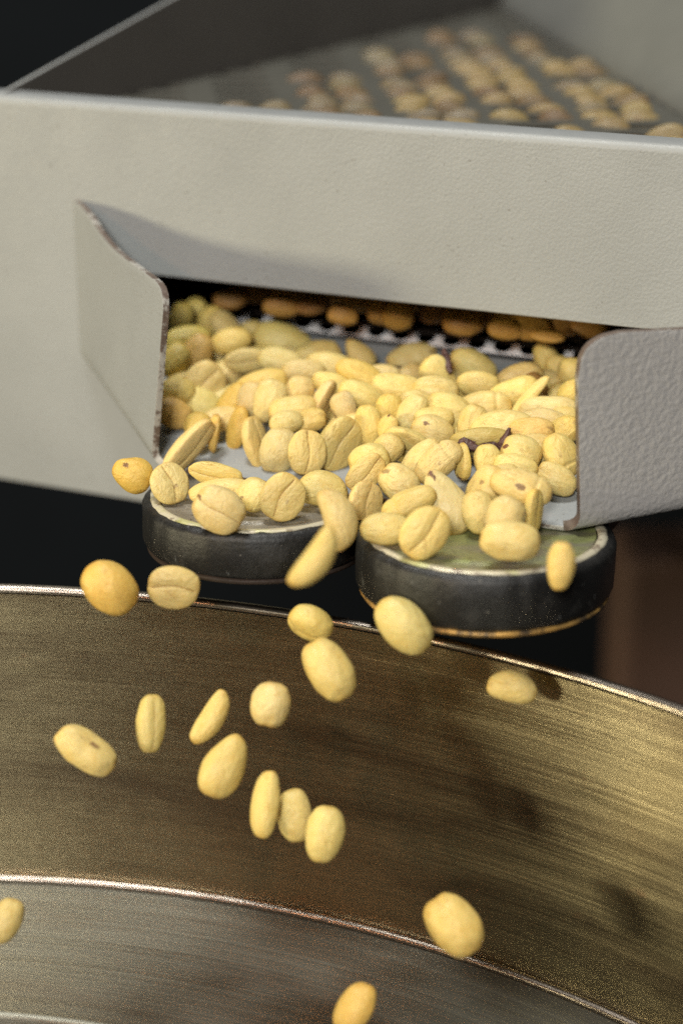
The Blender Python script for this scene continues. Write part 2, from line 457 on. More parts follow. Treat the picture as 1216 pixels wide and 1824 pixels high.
topz = se*DIST + rd.z*(PL.y+ce*DIST)/rd.y
tl = (Vector((PL.x, PL.y, 0))-q0).length/(q1-q0).length
lwv = []
for i in range(N+1):
    t = i/N; p = q0.lerp(q1, t); zt = 6.78+(topz-6.78)*t/tl
    lwv += [Vector((p.x, p.y, 5.2)), Vector((p.x, p.y, zt))]
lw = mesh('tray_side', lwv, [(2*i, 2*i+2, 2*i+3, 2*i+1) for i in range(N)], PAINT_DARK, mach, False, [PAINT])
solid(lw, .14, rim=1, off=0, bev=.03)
r0 = Vector((PR.x, PR.y, 0)); r1 = Vector((AP.x, AP.y, 0)); r0 = r1+(r0-r1)*1.45; r1 = r1+(r1-r0)*.02
rwv = []
for i in range(N+1):
    t = i/N; p = r0.lerp(r1, t); zd = 5.9+(p.y-7)*DS
    for (dx, z) in ((0, zd-.3), (.0, zd+.30), (.3, zd+.55), (2.6, zd+5.5)):
        rwv.append(Vector((p.x+dx, p.y+dx*.37, z)))
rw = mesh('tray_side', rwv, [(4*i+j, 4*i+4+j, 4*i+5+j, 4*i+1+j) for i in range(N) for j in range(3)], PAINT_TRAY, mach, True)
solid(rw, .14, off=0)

# magnet bracket below the chute
br = mesh('bracket', *merge([([uvz(a, b, c) for a in (-4.0, 4.6) for b in (2.2, 5.0) for c in (-.75, -.28+(.5 if b > 3 else 0)*.8)],
    [(0, 1, 3, 2), (4, 6, 7, 5), (0, 4, 5, 1), (2, 3, 7, 6), (0, 2, 6, 4), (1, 5, 7, 3)])]), INNER, mach)

# ------------------------------------------------------------------ magnets
def magnet(c, rad, th, face, label, brass_edge, seed):
    t = empty('round_magnet', (c[0], c[1], c[2]-th)); tag(t, label, 'magnet', 'round magnets below the chute')
    r = rad
    lathe('rubber_ring', [(r-.30, .0), (r-.20, .015), (r-.05, -.02), (r, -.14), (r+.01, -.5), (r, -th+.22), (r-.06, -th+.09), (r-.22, -th+.02), (r-.9, -th+.02)], RUBBER, t, c, 160, jitter=.035, seed=seed)
    lathe('cream_rim', [(r-.36, -.02), (r-.34, .03), (r-.29, .045), (r-.22, .042), (r-.17, .02), (r-.16, -.05)], RIM, t, c, 160, jitter=.03, seed=seed+9)
    lathe('steel_face', [(.0, .0), (.8, .0), (r-.95, .0), (r-.78, .012), (r-.74, -.02), (r-.55, -.02), (r-.38, 0)], face, t, c, 96, jitter=.008, seed=seed+4)
    lathe('base_plate', [(0, -th-.06), (r-.28, -th-.06), (r-.10, -th-.05), (r-.07, -th+.0), (r-.09, -th+.05), (r-.3, -th+.06)], brass_edge, t, c, 128, jitter=.02, seed=seed+2)
m1c = on_z(466, 1000, -.15)
yf = on_z(466, 955, -.15).y
magnet(Vector((on_z(460, 890, -.15).x, yf+2.36, -.15)), 2.38, 1.0, FACE_BROWN, 'left black magnet with worn brown steel face under the chute lip', INNER, 1)
yf = on_z(865, 1030, -.15).y
magnet(Vector((on_z(866, 955, -.15).x, yf+2.50, -.15)), 2.53, 1.17, FACE_GREEN, 'right black magnet with olive reflection in its face colour and brass lower edge', BRASS, 20)

# ------------------------------------------------------------------ steel drum
DC = (-8.83, -20.22, 0)
drum = empty('steel_drum', (DC[0], DC[1], -16)); tag(drum, 'large round brushed steel drum catching the falling beans', 'drum')
z1, z2 = -2.2, -9.0; RR = 21.75
prof = []
for k in range(25): prof.append((RR-.1*k/24, z1-.15+(z2-z1+.15)*k/24))
lathe('drum_wall', prof, STEEL, drum, DC, 420, uv=True)
o = lathe('rim', [(RR+.02+.13*math.cos(a)+.12, z1-.10+.11*math.sin(a)) for a in [2*math.pi*i/14 for i in range(15)]], STEEL_RIM, drum, DC, 420, uv=True)
lathe('outer_wall', [(RR+.22, z1-.15), (RR+.22, -16)], STEEL, drum, DC, 200, uv=True)
lathe('seam_bead', [(RR-.1-.10+.12*math.cos(a), z2+.0+.09*math.sin(a)) for a in [2*math.pi*i/12 for i in range(13)]], STEEL_RIM, drum, DC, 420, uv=True)
lathe('inner_ledge', [(RR-.15, z2-.05), (19, z2-.12), (16.6, z2-.02), (16.45, z2+.04), (16.38, z2-.06), (16.4, z2-.6)], STEEL_F, drum, DC, 360, uv=True)
lathe('drum_floor', [(16.4, z2-.6), (14, z2-1.6), (0.01, z2-1.7)], STEEL_F, drum, DC, 200, uv=True)

# ------------------------------------------------------------------ beans
def bean_mesh(seed, pear=0, bend=0, zbend=0, flat=.17, dome=.36, gd=.052, sx=1.0, pinch=0, wob=1.0, closed=False, fold=0):
    rnd = random.Random(seed); na, nt = 76, 54
    # denser rings near the crease on the flat side (angle 90 deg)
    ang = []
    for i in range(na):
        t = i/na; a = 2*math.pi*t
        ang.append(a - .62*math.sin(a-math.pi/2)*math.cos(0)*0 + .55*math.sin(2*(a))*.0)
    # explicit non-uniform list
    ang = []
    for i in range(na):
        t = -1 + 2*i/na
        ang.append(math.pi/2 + math.pi*(math.copysign(abs(t)**1.7, t)*.80 + t*.20))
    vs = []; mask = []
    ph = rnd.uniform(-.4, .4); amp = rnd.uniform(.015, .05); ns = rnd.uniform(0, 99)
    tipc = rnd.choice((-1, 1)); spx, spy = rnd.uniform(-.3, .45), rnd.uniform(-.2, .2)
    for j in range(nt+1):
        t = math.pi*j/nt; x0 = -math.cos(t)
        r = max(0, math.sin(t))**(.80 if pear == 0 else .88)
        wsc = 1+pear*x0 - pinch*math.exp(-(x0/.35)**2)
        for a in ang:
            ca, sa = math.cos(a), math.sin(a)
            y = .5*(abs(ca)**.92)*math.copysign(1, ca)*r*wsc
            if sa > 0: z = flat*(sa**.62)*(r**.8)*(1 if pear == 0 else (1+pear*x0*.6))
            else: z = dome*math.copysign(abs(sa)**.95, sa)*r*wsc
            x = .5*x0*sx; g = 0
            if sa > -.1:
                y0 = amp*math.sin(3.1*x0+ph*4)+ph*.04
                dy = y-y0
                end = max(0, min(1, (1-abs(x0))*5.0)); end = end*end*(3-2*end)
                g = math.exp(-(dy/.022)**2)*end
                z -= end*gd*(.60*math.exp(-(dy/.018)**2) + .28*math.exp(-(dy/.09)**2))
                z += .006*math.exp(-((abs(dy)-.20)/.11)**2)*end
            if fold:
                q = math.exp(-((x0-fold)/.06)**2); k_ = 1-.10*q
                y *= k_; z *= k_; g = max(g, q*.55 if sa > -.6 else 0)
            p = Vector((x, y, z))
            nn = noise.noise(p*2.3+Vector((ns, 0, 0)))*(.028 if dome > .39 else .042) + noise.noise(p*5.5+Vector((0, ns, 0)))*.014
            p *= 1+nn*wob*1.4
            p.y += bend*(p.x*p.x*4-.4); p.z += zbend*(p.x*p.x*4-.4)
            vs.append(tuple(p))
            tip = max(0, (abs(x0)-.80)/.2)
            spot = max(0, 1-(Vector((x-.43*tipc*sx, y-.05, 0)).length/.19)) if seed % 2 else max(0, 1-Vector((x-spx, y-spy, 0)).length/.17)
            mask.append((g, tip, spot, 1))
    fs = []
    for j in range(nt):
        for i in range(na):
            i2 = (i+1) % na; fs.append((j*na+i, (j+1)*na+i, (j+1)*na+i2, j*na+i2))
    me = bpy.data.meshes.new('coffee_bean'); me.from_pydata(vs, [], fs)
    ca_ = me.color_attributes.new('mask', 'FLOAT_COLOR', 'POINT')
    for i, c in enumerate(mask): ca_.data[i].color = c
    bm = bmesh.new(); bm.from_mesh(me); bmesh.ops.remove_doubles(bm, verts=bm.verts, dist=2e-4)
    bmesh.ops.recalc_face_normals(bm, faces=bm.faces); bm.to_mesh(me); bm.free()
    me.polygons.foreach_set('use_smooth', [True]*len(me.polygons)); me.materials.append(BEAN)
    return me
VAR = {
 'a': [bean_mesh(1), bean_mesh(2, gd=.04), bean_mesh(3, pear=.08), bean_mesh(14, gd=.062, flat=.2)],   # ordinary oval
 'p': [bean_mesh(4, pear=.22), bean_mesh(5, pear=-.2, gd=.06)],                                        # pear shaped
 'c': [bean_mesh(6, bend=.16, flat=.22), bean_mesh(7, bend=.13, zbend=.05, gd=.05, flat=.24)],          # curved
 'C': [bean_mesh(21, bend=-.16, flat=.22), bean_mesh(22, bend=-.26, gd=.05, flat=.24, wob=1.3)],
 'b': [bean_mesh(8, flat=.30, dome=.42, gd=.04), bean_mesh(9, flat=.32, dome=.40, gd=.03, wob=1.4)],    # plump round
 'k': [bean_mesh(31, bend=.24, flat=.30, dome=.40, gd=.02)], 'K': [bean_mesh(32, bend=-.24, flat=.30, dome=.40, gd=.02)],
 'w': [bean_mesh(10, wob=1.7, pinch=.05, gd=.06), bean_mesh(11, wob=1.8, pear=.12, gd=.05)],            # lumpy
 'f': [bean_mesh(12, fold=.45, gd=.05, flat=.25), bean_mesh(13, fold=-.5, gd=.04, flat=.25)],           # creased across
 't': [bean_mesh(15, pear=.42, gd=.03, flat=.25, dome=.3), bean_mesh(16, pear=-.42, gd=.05, flat=.25)], # pointed
}
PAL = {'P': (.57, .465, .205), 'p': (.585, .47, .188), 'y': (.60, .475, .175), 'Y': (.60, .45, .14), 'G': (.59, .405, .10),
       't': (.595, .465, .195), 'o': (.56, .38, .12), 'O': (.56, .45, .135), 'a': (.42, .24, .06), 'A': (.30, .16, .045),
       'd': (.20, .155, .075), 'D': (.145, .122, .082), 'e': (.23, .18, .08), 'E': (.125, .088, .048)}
rnd = random.Random(7)
RIGHT = Vector((1, 0, 0)); UP = Vector((0, se, ce)); BK = Vector((0, -ce, se))
count = [0]
def place(pos, L, W, T, ang, roll, var, col, al, label, group, tilt=0, name='coffee_bean'):
    me = VAR[var][count[0] % len(VAR[var])]; count[0] += 1
    a, ro, ti = R(ang), R(roll), R(tilt)
    view = (Vector((0, -ce*DIST, se*DIST))-pos).normalized()
    rt = UP.cross(view).normalized(); up = view.cross(rt)
    X = rt*math.cos(a)+up*math.sin(a); Y = up*math.cos(a)-rt*math.sin(a); Z = view
    X2 = X*math.cos(ti)+Z*math.sin(ti); Z2 = Z*math.cos(ti)-X*math.sin(ti)
    Y3 = Y*math.cos(ro)+Z2*math.sin(ro); Z3 = Z2*math.cos(ro)-Y*math.sin(ro)
    M = Matrix((X2, Y3, Z3)).transposed()
    o = bpy.data.objects.new(name, me); C.objects.link(o)
    o.location = pos*S; o.rotation_euler = M.to_euler(); o.scale = (L*S*1.02, W*S*1.05, T*S)
    c = PAL[col]; k = rnd.uniform(.94, 1.05); o.color = (c[0]*k*1.02, c[1]*k*rnd.uniform(.96, 1.01), c[2]*k*rnd.uniform(.78, .98), al)
    return tag(o, label, 'bean', group)

# falling beans: px, py, length, width, angle, roll, kind, colour, blemish, depth, label
FALL = [
 (196,1047,108,88,-42,170,'b','G',.2,38.3,'plump deep yellow bean falling at upper left, leftmost just below the drum rim level'),
 (309,1046,94,80,-6,12,'a','t',.3,38.6,'tan bean with flat creased side facing, falling just under the left magnet'),
 (553,1112,82,70,-28,60,'b','y',.2,38.8,'small round yellow bean falling right above a larger pale oval bean'),
 (586,1193,118,82,-58,175,'b','p',0,38.0,'large smooth oval bean falling steeply below the gap between magnets'),
 (719,1114,118,84,-46,180,'b','P',.1,37.8,'big pale smooth bean falling in front of the right magnet edge'),
 (912,1225,90,58,-12,165,'c','y',.2,38.2,'tan bean with a bent underside, falling alone at the right'),
 (998,1008,88,52,86,185,'a','Y',0,36.3,'golden upright bean falling off the right end of the olive magnet'),
 (269,1289,104,55,86,22,'b','p',.1,38.3,'slim upright bean with its crease showing, falling over the left drum wall'),
 (375,1279,108,46,58,160,'C','y',.2,38.3,'crescent shaped bent bean falling in the middle of the left drum wall'),
 (482,1255,80,74,80,170,'b','P',0,38.1,'nearly round pale bean falling beside the crescent shaped one'),
 (153,1337,118,74,-34,150,'w','p',.8,37.9,'pale broken bean with ragged orange upper edge, lowest on the far left group'),
 (400,1364,120,76,63,190,'p','y',.1,37.9,'large tilted yellow bean falling below the crescent shaped bean'),
 (473,1433,122,54,83,150,'a','y',0,37.8,'slim edge-on upright bean, left of a falling row of three'),
 (525,1453,96,64,96,180,'a','p',0,38.2,'middle bean in the falling row of three'),
 (578,1486,102,72,80,178,'a','p',.1,37.7,'rightmost and lowest bean in the falling row of three'),
 (808,1648,118,92,-52,165,'b','Y',.2,37.2,'wide golden bean falling in front of the drum seam at lower right'),
 (632,1797,100,68,60,150,'a','G',.1,37.2,'dull golden bean cut by the bottom edge of the photo'),
 (10,1640,84,60,62,180,'a','y',.1,37.6,'bean cut by the left edge of the photo, near the drum seam'),
]
for (x, y, L, W, an, ro, va, co, al, dep, lab) in FALL:
    o_, d_ = ray(x, y); pos = o_ + d_*dep
    k = dep/F
    place(pos, L*k*.98, W*k*.93, min(L, W*1.12)*k, an, ro, va, co, al, lab, 'beans falling into the steel drum')

# beans on the chute and on the magnets: px, py, length, width, angle, roll, kind, colour, blemish, height, label
M_, FL = 'm', 'f'
PILE = [
 (M_,236,845,72,60,-22,185,'p','G',.9,.55,'orange yellow bean with a brown tip sticking out left of the left wall'),
 (M_,302,861,74,66,112,10,'a','P',.5,.42,'round pale bean with cracked flat side at the left rim of the worn magnet'),
 (FL,337,798,124,58,49,55,'a','t',.2,.45,'long tan bean leaning out of the left corner of the chute lip'),
 (M_,385,847,98,46,-15,20,'w','y',.1,.60,'flat yellow green bean behind the pale bean with a brown spot'),
 (M_,392,876,110,48,6,150,'a','t',.1,.35,'tan bean half hidden behind the pale bean with a brown spot'),
 (M_,390,908,92,80,-32,8,'b','P',.9,.50,'broad pale bean with a brown centre spot on the worn magnet'),
 (M_,453,881,60,60,60,150,'b','p',.7,.35,'small pale bean left of the bean with an S shaped crease'),
 (M_,503,886,86,76,60,5,'a','y',.4,.50,'yellow bean with a clear S shaped crease on the worn magnet'),
 (M_,574,874,92,64,-12,160,'c','p',.8,.38,'pale bean with dark tip marks above the two beans hanging off the edge'),
 (M_,600,925,112,58,-74,172,'k','p',.1,.62,'upper of the two curved beans hanging between the magnets'),
 (M_,560,995,126,50,54,172,'K','y',0,.95,'long curved bean hanging lowest between the two magnets'),
 (M_,651,893,70,66,78,35,'a','t',.2,.50,'round bean with its crease on the right, standing between the magnets'),
 (M_,686,942,88,56,0,170,'b','y',.1,.35,'pale yellow bean lying left of the big creased one on the olive magnet'),
 (M_,756,948,100,78,52,10,'a','y',.5,.55,'big yellow bean with short brown crease at the front of the olive magnet'),
 (M_,793,895,126,72,-66,170,'t','P',1,.60,'long pale bean with a red brown scar pointing down onto the olive magnet'),
 (M_,728,896,102,52,24,140,'f','y',.2,.55,'yellow wrinkled bean behind the big creased bean'),
 (M_,852,912,78,58,102,170,'b','p',0,.50,'pale bean left of the stacked front beans on the olive magnet'),
 (M_,898,922,78,68,58,175,'b','P',0,.70,'whitish bean lying on top of the broad yellow front bean'),
 (M_,908,963,104,72,-6,165,'w','y',0,.52,'broad lumpy yellow bean, frontmost on the olive magnet'),
 (M_,951,912,82,46,82,60,'a','Y',.1,.60,'upright yellow bean standing right of the whitish stacked bean'),
 (M_,928,867,112,60,-16,155,'f','y',.8,.95,'wide yellow bean with a brown slit at its right end'),
 (FL,918,832,78,46,-12,165,'a','y',.1,.75,'small yellow bean wedged above the wide yellow bean'),
 (FL,866,868,82,66,60,150,'w','t',.6,.50,'dusty wrinkled bean in the gap above the olive magnet'),
 (FL,990,853,76,50,-32,172,'b','P',.2,.35,'pale smooth bean resting on the lip beside the right wall'),
 (FL,999,812,84,62,-62,150,'f','y',.3,.55,'folded yellow bean pressed against the edge of the right wall'),
 (FL,424,763,80,44,76,120,'a','G',.1,.30,'deep yellow bean standing in the bare left part of the chute floor'),
 (FL,353,760,52,48,80,170,'b','Y',0,.60,'small round yellow bean behind the long tan bean at left'),
 (FL,384,772,68,38,82,90,'w','o',.6,.40,'orange brown sliver of a bean behind the long tan bean'),
 (FL,458,790,98,56,103,55,'a','t',.2,.36,'tan bean with dark crease, leftmost of the front row on the floor'),
 (FL,496,803,82,64,76,178,'b','P',.2,.36,'smooth pale bean second in the front row on the floor'),
 (FL,547,806,80,66,86,5,'a','t',.4,.36,'tan bean with a straight dark crease, third in the front row'),
 (FL,603,792,102,74,58,25,'a','p',.1,.40,'big pale bean with a long crease, fourth in the front row'),
 (FL,656,760,78,48,96,160,'a','y',.1,.62,'upright yellow bean right behind the big fourth front row bean'),
 (FL,657,822,72,62,15,165,'b','p',.1,.48,'pale round bean top of a pair at the middle of the lip'),
 (FL,651,843,80,52,46,10,'a','y',.3,.62,'creased yellow bean leaning on the round pale one at mid lip'),
 (FL,711,861,76,62,-42,170,'b','t',.6,.50,'tan smooth bean with a small dark spot on its upper left'),
 (FL,722,795,88,72,-24,40,'w','p',.3,.66,'knobbly folded pale bean in the middle of the heap'),
 (FL,750,815,84,44,44,165,'a','p',.1,.75,'narrow pale bean slanting between the knobbly and the cracked bean'),
 (FL,780,822,96,54,40,165,'f','p',.4,.72,'pale pointed bean with a cracked lower left tip'),
 (FL,826,822,66,46,93,110,'p','Y',1,.66,'small upright bean with a black hole at its lower end'),
 (FL,868,822,62,48,96,178,'a','p',0,.66,'small smooth upright bean right of the one with a black hole'),
 (FL,928,806,72,60,-22,170,'b','P',1,.62,'pale bean with a brown scab near the right wall'),
 (FL,962,800,84,56,-10,150,'w','t',.5,.52,'dusty cream bean behind the bean with a brown scab'),
 (FL,893,757,114,46,6,165,'a','t',.2,1.02,'long tan bean directly above the burnt bean'),
 (FL,945,763,82,38,0,160,'a','o',.5,.95,'peach coloured bean with a rough edge below, right of the long tan one'),
 (FL,1003,768,62,50,30,160,'w','Y',.4,.78,'bright yellow bean half behind the right wall edge'),
 (FL,770,772,78,62,-26,172,'b','p',.9,.86,'pale bean with a brown tip at its right end'),
 (FL,733,737,74,50,62,165,'a','P',0,.95,'pale upright bean beside the yellow bean with a dark slit'),
 (FL,772,745,72,42,0,150,'a','t',.1,1.0,'tan bean just behind the pale bean with a brown tip'),
 (FL,805,737,102,58,-36,172,'c','y',.1,1.05,'large bent yellow bean in the middle of the heap'),
 (FL,692,730,58,48,80,178,'b','Y',.1,1.0,'round yellow bean sitting above a dark slit'),
 (FL,690,762,48,42,70,130,'w','Y',.9,.8,'small yellow bean with a dark torn top under the round yellow one'),
 (FL,705,690,92,50,-6,160,'w','y',.1,1.15,'broad pale yellow bean left of the triangular one'),
 (FL,642,703,80,44,-22,170,'a','p',.1,1.1,'pale bean lying under the curved yellow one'),
 (FL,614,733,72,42,104,165,'t','P',.5,.98,'pale pointed bean with a faint brown spot'),
 (FL,574,718,92,46,62,70,'a','t',.4,.98,'tan bean with a shaded brown side, upright in the left heap'),
 (FL,590,682,72,36,-16,170,'a','y',.1,1.12,'short yellow bean left of the pale one in the back heap'),
 (FL,648,672,106,46,-30,150,'c','Y',.1,1.15,'curved golden bean across the back of the heap'),
 (FL,480,714,80,56,64,178,'p','P',.1,.85,'bright pale bean standing high in the left part of the heap'),
 (FL,446,712,64,46,80,165,'b','t',.1,.70,'tan bean partly hidden left of the bright pale bean'),
 (FL,466,681,96,40,14,165,'a','Y',.1,.95,'long yellow bean lying behind the bright pale bean'),
 (FL,535,694,50,50,80,175,'b','t',.2,1.0,'small round tan bean right of the long yellow bean'),
 (FL,522,728,86,46,10,160,'w','t',.1,.80,'flat tan bean between the bright pale and the shaded one'),
 (FL,362,686,86,74,52,15,'a','t',.2,.72,'round flat faced tan bean in the shade of the left wall'),
 (FL,412,713,72,40,50,150,'a','G',.1,.60,'golden bean slanting right of the round tan one in the shade'),
 (FL,392,746,82,42,12,150,'w','t',.4,.45,'tan bean below the round flat faced one in the shade'),
 (FL,308,736,70,52,-22,175,'b','o',.4,.36,'orange bean touching the left wall edge on the floor'),
 (FL,316,697,66,48,0,170,'a','O',.1,.58,'dull olive bean above the orange one at the left wall'),
 (FL,346,636,90,50,62,165,'a','o',.1,.82,'orange tinted bean leaning in the shade of the left wall'),
 (FL,312,642,66,50,60,160,'a','O',.2,.70,'dark olive bean behind the left wall edge'),
 (FL,333,602,86,38,10,170,'a','O',.1,.85,'flat greenish bean in the blurred left corner'),
 (FL,323,567,58,42,76,170,'a','O',.0,.85,'greenish upright bean far back in the left corner'),
 (FL,347,552,46,38,60,160,'b','O',.0,.75,'small greenish bean, farthest back in the left corner'),
 (FL,374,574,60,44,62,175,'b','Y',.0,.85,'yellow green bean far back beside the left corner'),
 (FL,405,582,80,32,-52,150,'a','t',.1,.75,'thin tan bean slanting down behind the left heap'),
 (FL,411,607,74,44,16,165,'a','Y',.0,.90,'yellow bean in the blurred back left'),
 (FL,436,642,72,42,4,20,'a','t',.2,.90,'greyish tan bean with its crease up in the back left'),
 (FL,506,605,112,48,-22,175,'a','p',.0,.55,'large pale bean lying against the perforated strip at left'),
 (FL,500,640,84,36,-14,165,'a','p',.1,.85,'pale flat bean below the large one at the back left'),
 (FL,562,628,90,36,14,170,'a','y',.0,.55,'long pale yellow bean near the perforated strip'),
 (FL,640,632,66,42,-52,160,'t','t',.0,.45,'tan pointed bean rising toward the perforated strip'),
 (FL,590,648,92,34,-12,170,'a','y',.1,.85,'thin yellow bean under the long pale yellow one'),
 (FL,540,660,78,40,0,165,'w','t',.2,1.0,'dull wrinkled bean in the middle of the back left heap'),
 (FL,732,633,88,44,9,150,'w','p',.7,.40,'pale bean with a brown dent lying above the dark husk'),
 (FL,843,652,88,52,-30,175,'b','p',.0,.62,'smooth pale bean tilted in front of the punched holes'),
 (FL,785,672,84,50,-48,165,'t','y',.1,.90,'triangular yellow bean in the back of the heap'),
 (FL,775,693,82,44,-6,170,'a','p',.0,1.05,'pale bean just in front of the triangular one'),
 (FL,850,680,76,34,-4,170,'a','y',.1,.80,'flat yellow bean under the smooth tilted one'),
 (FL,862,720,98,42,6,165,'f','y',.6,1.1,'long yellow bean with a brown nick at its right tip'),
 (FL,925,672,82,48,16,175,'b','t',.1,.70,'rounded tan bean in the back right of the heap'),
 (FL,914,702,98,54,22,165,'w','y',.1,.90,'yellow bean below the rounded tan one at the back right'),
 (FL,943,708,98,32,48,110,'a','y',.0,1.0,'narrow yellow bean standing diagonally at the back right'),
 (FL,972,638,58,42,-60,165,'a','y',.0,.30,'yellow bean half over a punched hole at the back right'),
 (FL,1000,655,62,40,-20,170,'a','p',.1,.25,'pale bean in front of the last punched holes at right'),
 (FL,976,727,108,38,2,165,'w','t',.2,1.05,'long tan bean beside the right wall, middle of the heap'),
 (FL,965,747,96,32,-4,170,'a','p',.0,1.05,'pale bean tucked under the long tan one at right'),
 (FL,1018,702,56,46,40,170,'b','Y',.0,.80,'yellow bean peeping past the right wall edge'),
 (FL,1018,662,50,50,80,175,'b','y',.0,.60,'round pale yellow bean touching the top of the right wall edge'),
 (FL,957,690,60,34,-60,160,'w','A',.3,.50,'red brown bean in shadow near the right wall'),
 (FL,680,668,66,36,0,165,'a','p',.0,.60,'pale bean in the gap left of the dark husk'),
 (FL,510,752,60,40,10,165,'b','P',.3,.60,'small whitish bean behind the front row'),
 (FL,550,750,62,44,20,150,'w','Y',.3,.62,'small brownish yellow bean behind the front row'),
 (FL,635,757,44,52,90,165,'b','t',.3,.60,'small tan bean wedged beside the fourth front row bean'),
 (FL,740,715,60,40,-10,165,'a','p',.1,.85,'pale bean showing between the broad yellow and the upright pale one'),
 (FL,840,755,70,50,70,165,'a','p',.1,.80,'pale bean under the bent yellow one'),
 (FL,895,850,60,46,20,165,'a','t',.2,.60,'dull bean under the small wedged yellow one'),
 (FL,1000,745,60,40,10,165,'b','y',.1,.7,'yellow bean between the long tan one and the right wall'),
 (FL,690,800,58,52,40,165,'b','t',.1,.5,'tan bean in the gap left of the knobbly one'),
]
items = []
for q in PILE:
    kind, x, y, L, W, an, ro, va, co, al, h, lab = q
    if kind == FL: p = on_floor(x, y, h)
    else: p = on_z(x, y, -.15+h)
    o_, d_ = ray(x, y)
    if kind == FL and h > .34 and W < .58*L and not 80 <= ro <= 130 and va not in 'cC' and L > 58 and ro > 60:
        nw = .58*L; y += (nw-W)*.38; W = nw
        p = on_floor(x, y, h)
    items.append([x, y, L, W, p.dot(-BK)+DIST, q, kind])
# keep every bean on its line of sight and slide overlapping ones apart in depth
def tmax(it):
    x, y = it[0], it[1]
    h = .24
    p = on_floor(x, y, h) if it[6] == FL else on_z(x, y, -.15+.25)
    return p.dot(-BK)+DIST
for it in items: it.append(tmax(it))
for step in range(60):
    for i in range(len(items)):
        for j in range(i+1, len(items)):
            a, b = items[i], items[j]
            dx, dy = a[0]-b[0], a[1]-b[1]; d = math.hypot(dx, dy)
            if d > 120: continue
            def rad(t):
                an = R(t[5][5]); c_, s_ = math.cos(an), math.sin(an)
                ux, uy = (dx/(d+1e-6)), (-dy/(d+1e-6))
                l = ux*c_+uy*s_; w_ = -ux*s_+uy*c_
                return .5/math.sqrt((l/t[2])**2+(w_/t[3])**2)
            rs = rad(a)+rad(b)
            if d >= rs*.97: continue
            need = .72*math.sqrt(max(0, 1-(d/rs)**2))*(min(a[3], a[2])+min(b[3], b[2]))*.5*.8*40/F*1.0
            fr, bk_ = (a, b) if (a[1]+a[5][10]*18 > b[1]+b[5][10]*18) else (b, a)
            gap = bk_[4]-fr[4]
            if gap < need:
                e = (need-gap)*.5
                nb = min(bk_[4]+e*.6, max(bk_[7], bk_[4])); bk_[4] = nb
                fr[4] -= (need-(bk_[4]-fr[4]))*.35
for it in items:
    x, y, L, W, t, q, kind, tm = it
    o_, d_ = ray(x, y); p = o_ + d_*t; k = t/F
    _, _, _, _, _, an, ro, va, co, al, h, lab = q
    tk = min(W*1.08, L*.85) if va != 'b' else W*1.0
    on_mag = kind == M_
    place(p, L*k, W*k, tk*k, an, ro, va, co, al, lab, 'beans resting on the magnets' if on_mag else 'pale beans heaped on the chute')

# bottom layer of the heap, seen in the gaps
rnd2 = random.Random(11); nfill = 0; HIDDEN = {0, 2, 4, 5, 8, 9, 10, 13, 14, 17, 18, 19, 20, 21, 22, 23, 25, 26, 27, 28, 29, 30, 31, 32, 33, 34, 36, 37, 38, 39, 40, 42, 43, 44, 48, 51, 54, 55, 57, 60}
for j in range(8):
    for i in range(14):
        v_ = 3.2+j*.62+rnd2.uniform(-.12, .12); 
        t = min(1, (v_-1.1)/(VP-1.1)); a = -4.87-4.23*t+1.1; b = 4.55+5.25*t-1.0
        b = min(b, 5.6); a = max(a, -8.0)
        u_ = a+(b-a)*(i+.5+(.5 if j % 2 else 0))/14.5+rnd2.uniform(-.15, .15)
        p = uvz(u_, v_, (v_-1.1)*T10+.27)
        x = 608+F*p.x/(DIST-p.dot(BK)); y = 912-F*p.dot(UP)/(DIST-p.dot(BK))
        if y < 665-(60 if x < 560 else 0)+.06*(x-600) or x < 300 or x > 1040 or (x < 600 and y > 740): continue
        near = min(math.hypot(x-it[0], (y-it[1])*1.4) for it in items)
        L = rnd2.uniform(.85, 1.1)
        args = (L, L*.7, L*.62, rnd2.uniform(-60, 60), rnd2.uniform(120, 220), rnd2.choice('aabw'), rnd2.choice('ppytt'), .1)
        nfill += 1
        if nfill-1 in HIDDEN:      # wholly behind other beans
            count[0] += 1; [rnd.uniform(0, 1) for _ in range(3)]; continue
        place(p, *args,
              'pale bean in the bottom layer, glimpsed between the beans lying over it', 'bottom layer of beans on the chute')

# dark husk, burnt bean and hook-shaped stalk
def blob(name, pts, rads, mat, flat=1.0, seed=0, sub=2):
    """a lumpy tapered tube through pts"""
    vs = []; fs = []; n = 14; path = []
    for i in range(len(pts)-1):
        for k in range(5): path.append((pts[i].lerp(pts[i+1], k/5), rads[i]+(rads[i+1]-rads[i])*k/5))
    path.append((pts[-1], rads[-1]))
    for i, (p, r) in enumerate(path):
        d = (path[min(i+1, len(path)-1)][0]-path[max(i-1, 0)][0]).normalized()
        s1_ = d.cross(BK).normalized(); s2_ = s1_.cross(d)
        for k in range(n):
            a = 2*math.pi*k/n; q = 1+.35*noise.noise(Vector((k*.9, i*.5, seed)))
            vs.append(p + (s1_*math.cos(a)*r + s2_*math.sin(a)*r*flat)*q)
    for i in range(len(path)-1):
        for k in range(n): k2 = (k+1) % n; fs.append((i*n+k, i*n+k2, (i+1)*n+k2, (i+1)*n+k))
    fs.append(tuple(range(n))); fs.append(tuple(len(vs)-n+k for k in range(n)))
    c = pts[0].copy()
    o = mesh(name, [v-c for v in vs], fs, mat, None, True); o.location = c*S; fix_normals(o); return o
def at(px, py, h): return on_floor(px, py, h)
b = [it for it in items if 'bean directly above the burnt' in it[5][11]][0]
def atd(px, py, t): o_, d_ = ray(px, py); return o_+d_*t
t0 = max(it[4] for it in items if it[5][11].startswith(('small upright bean with a black', 'small smooth upright bean')))+.35
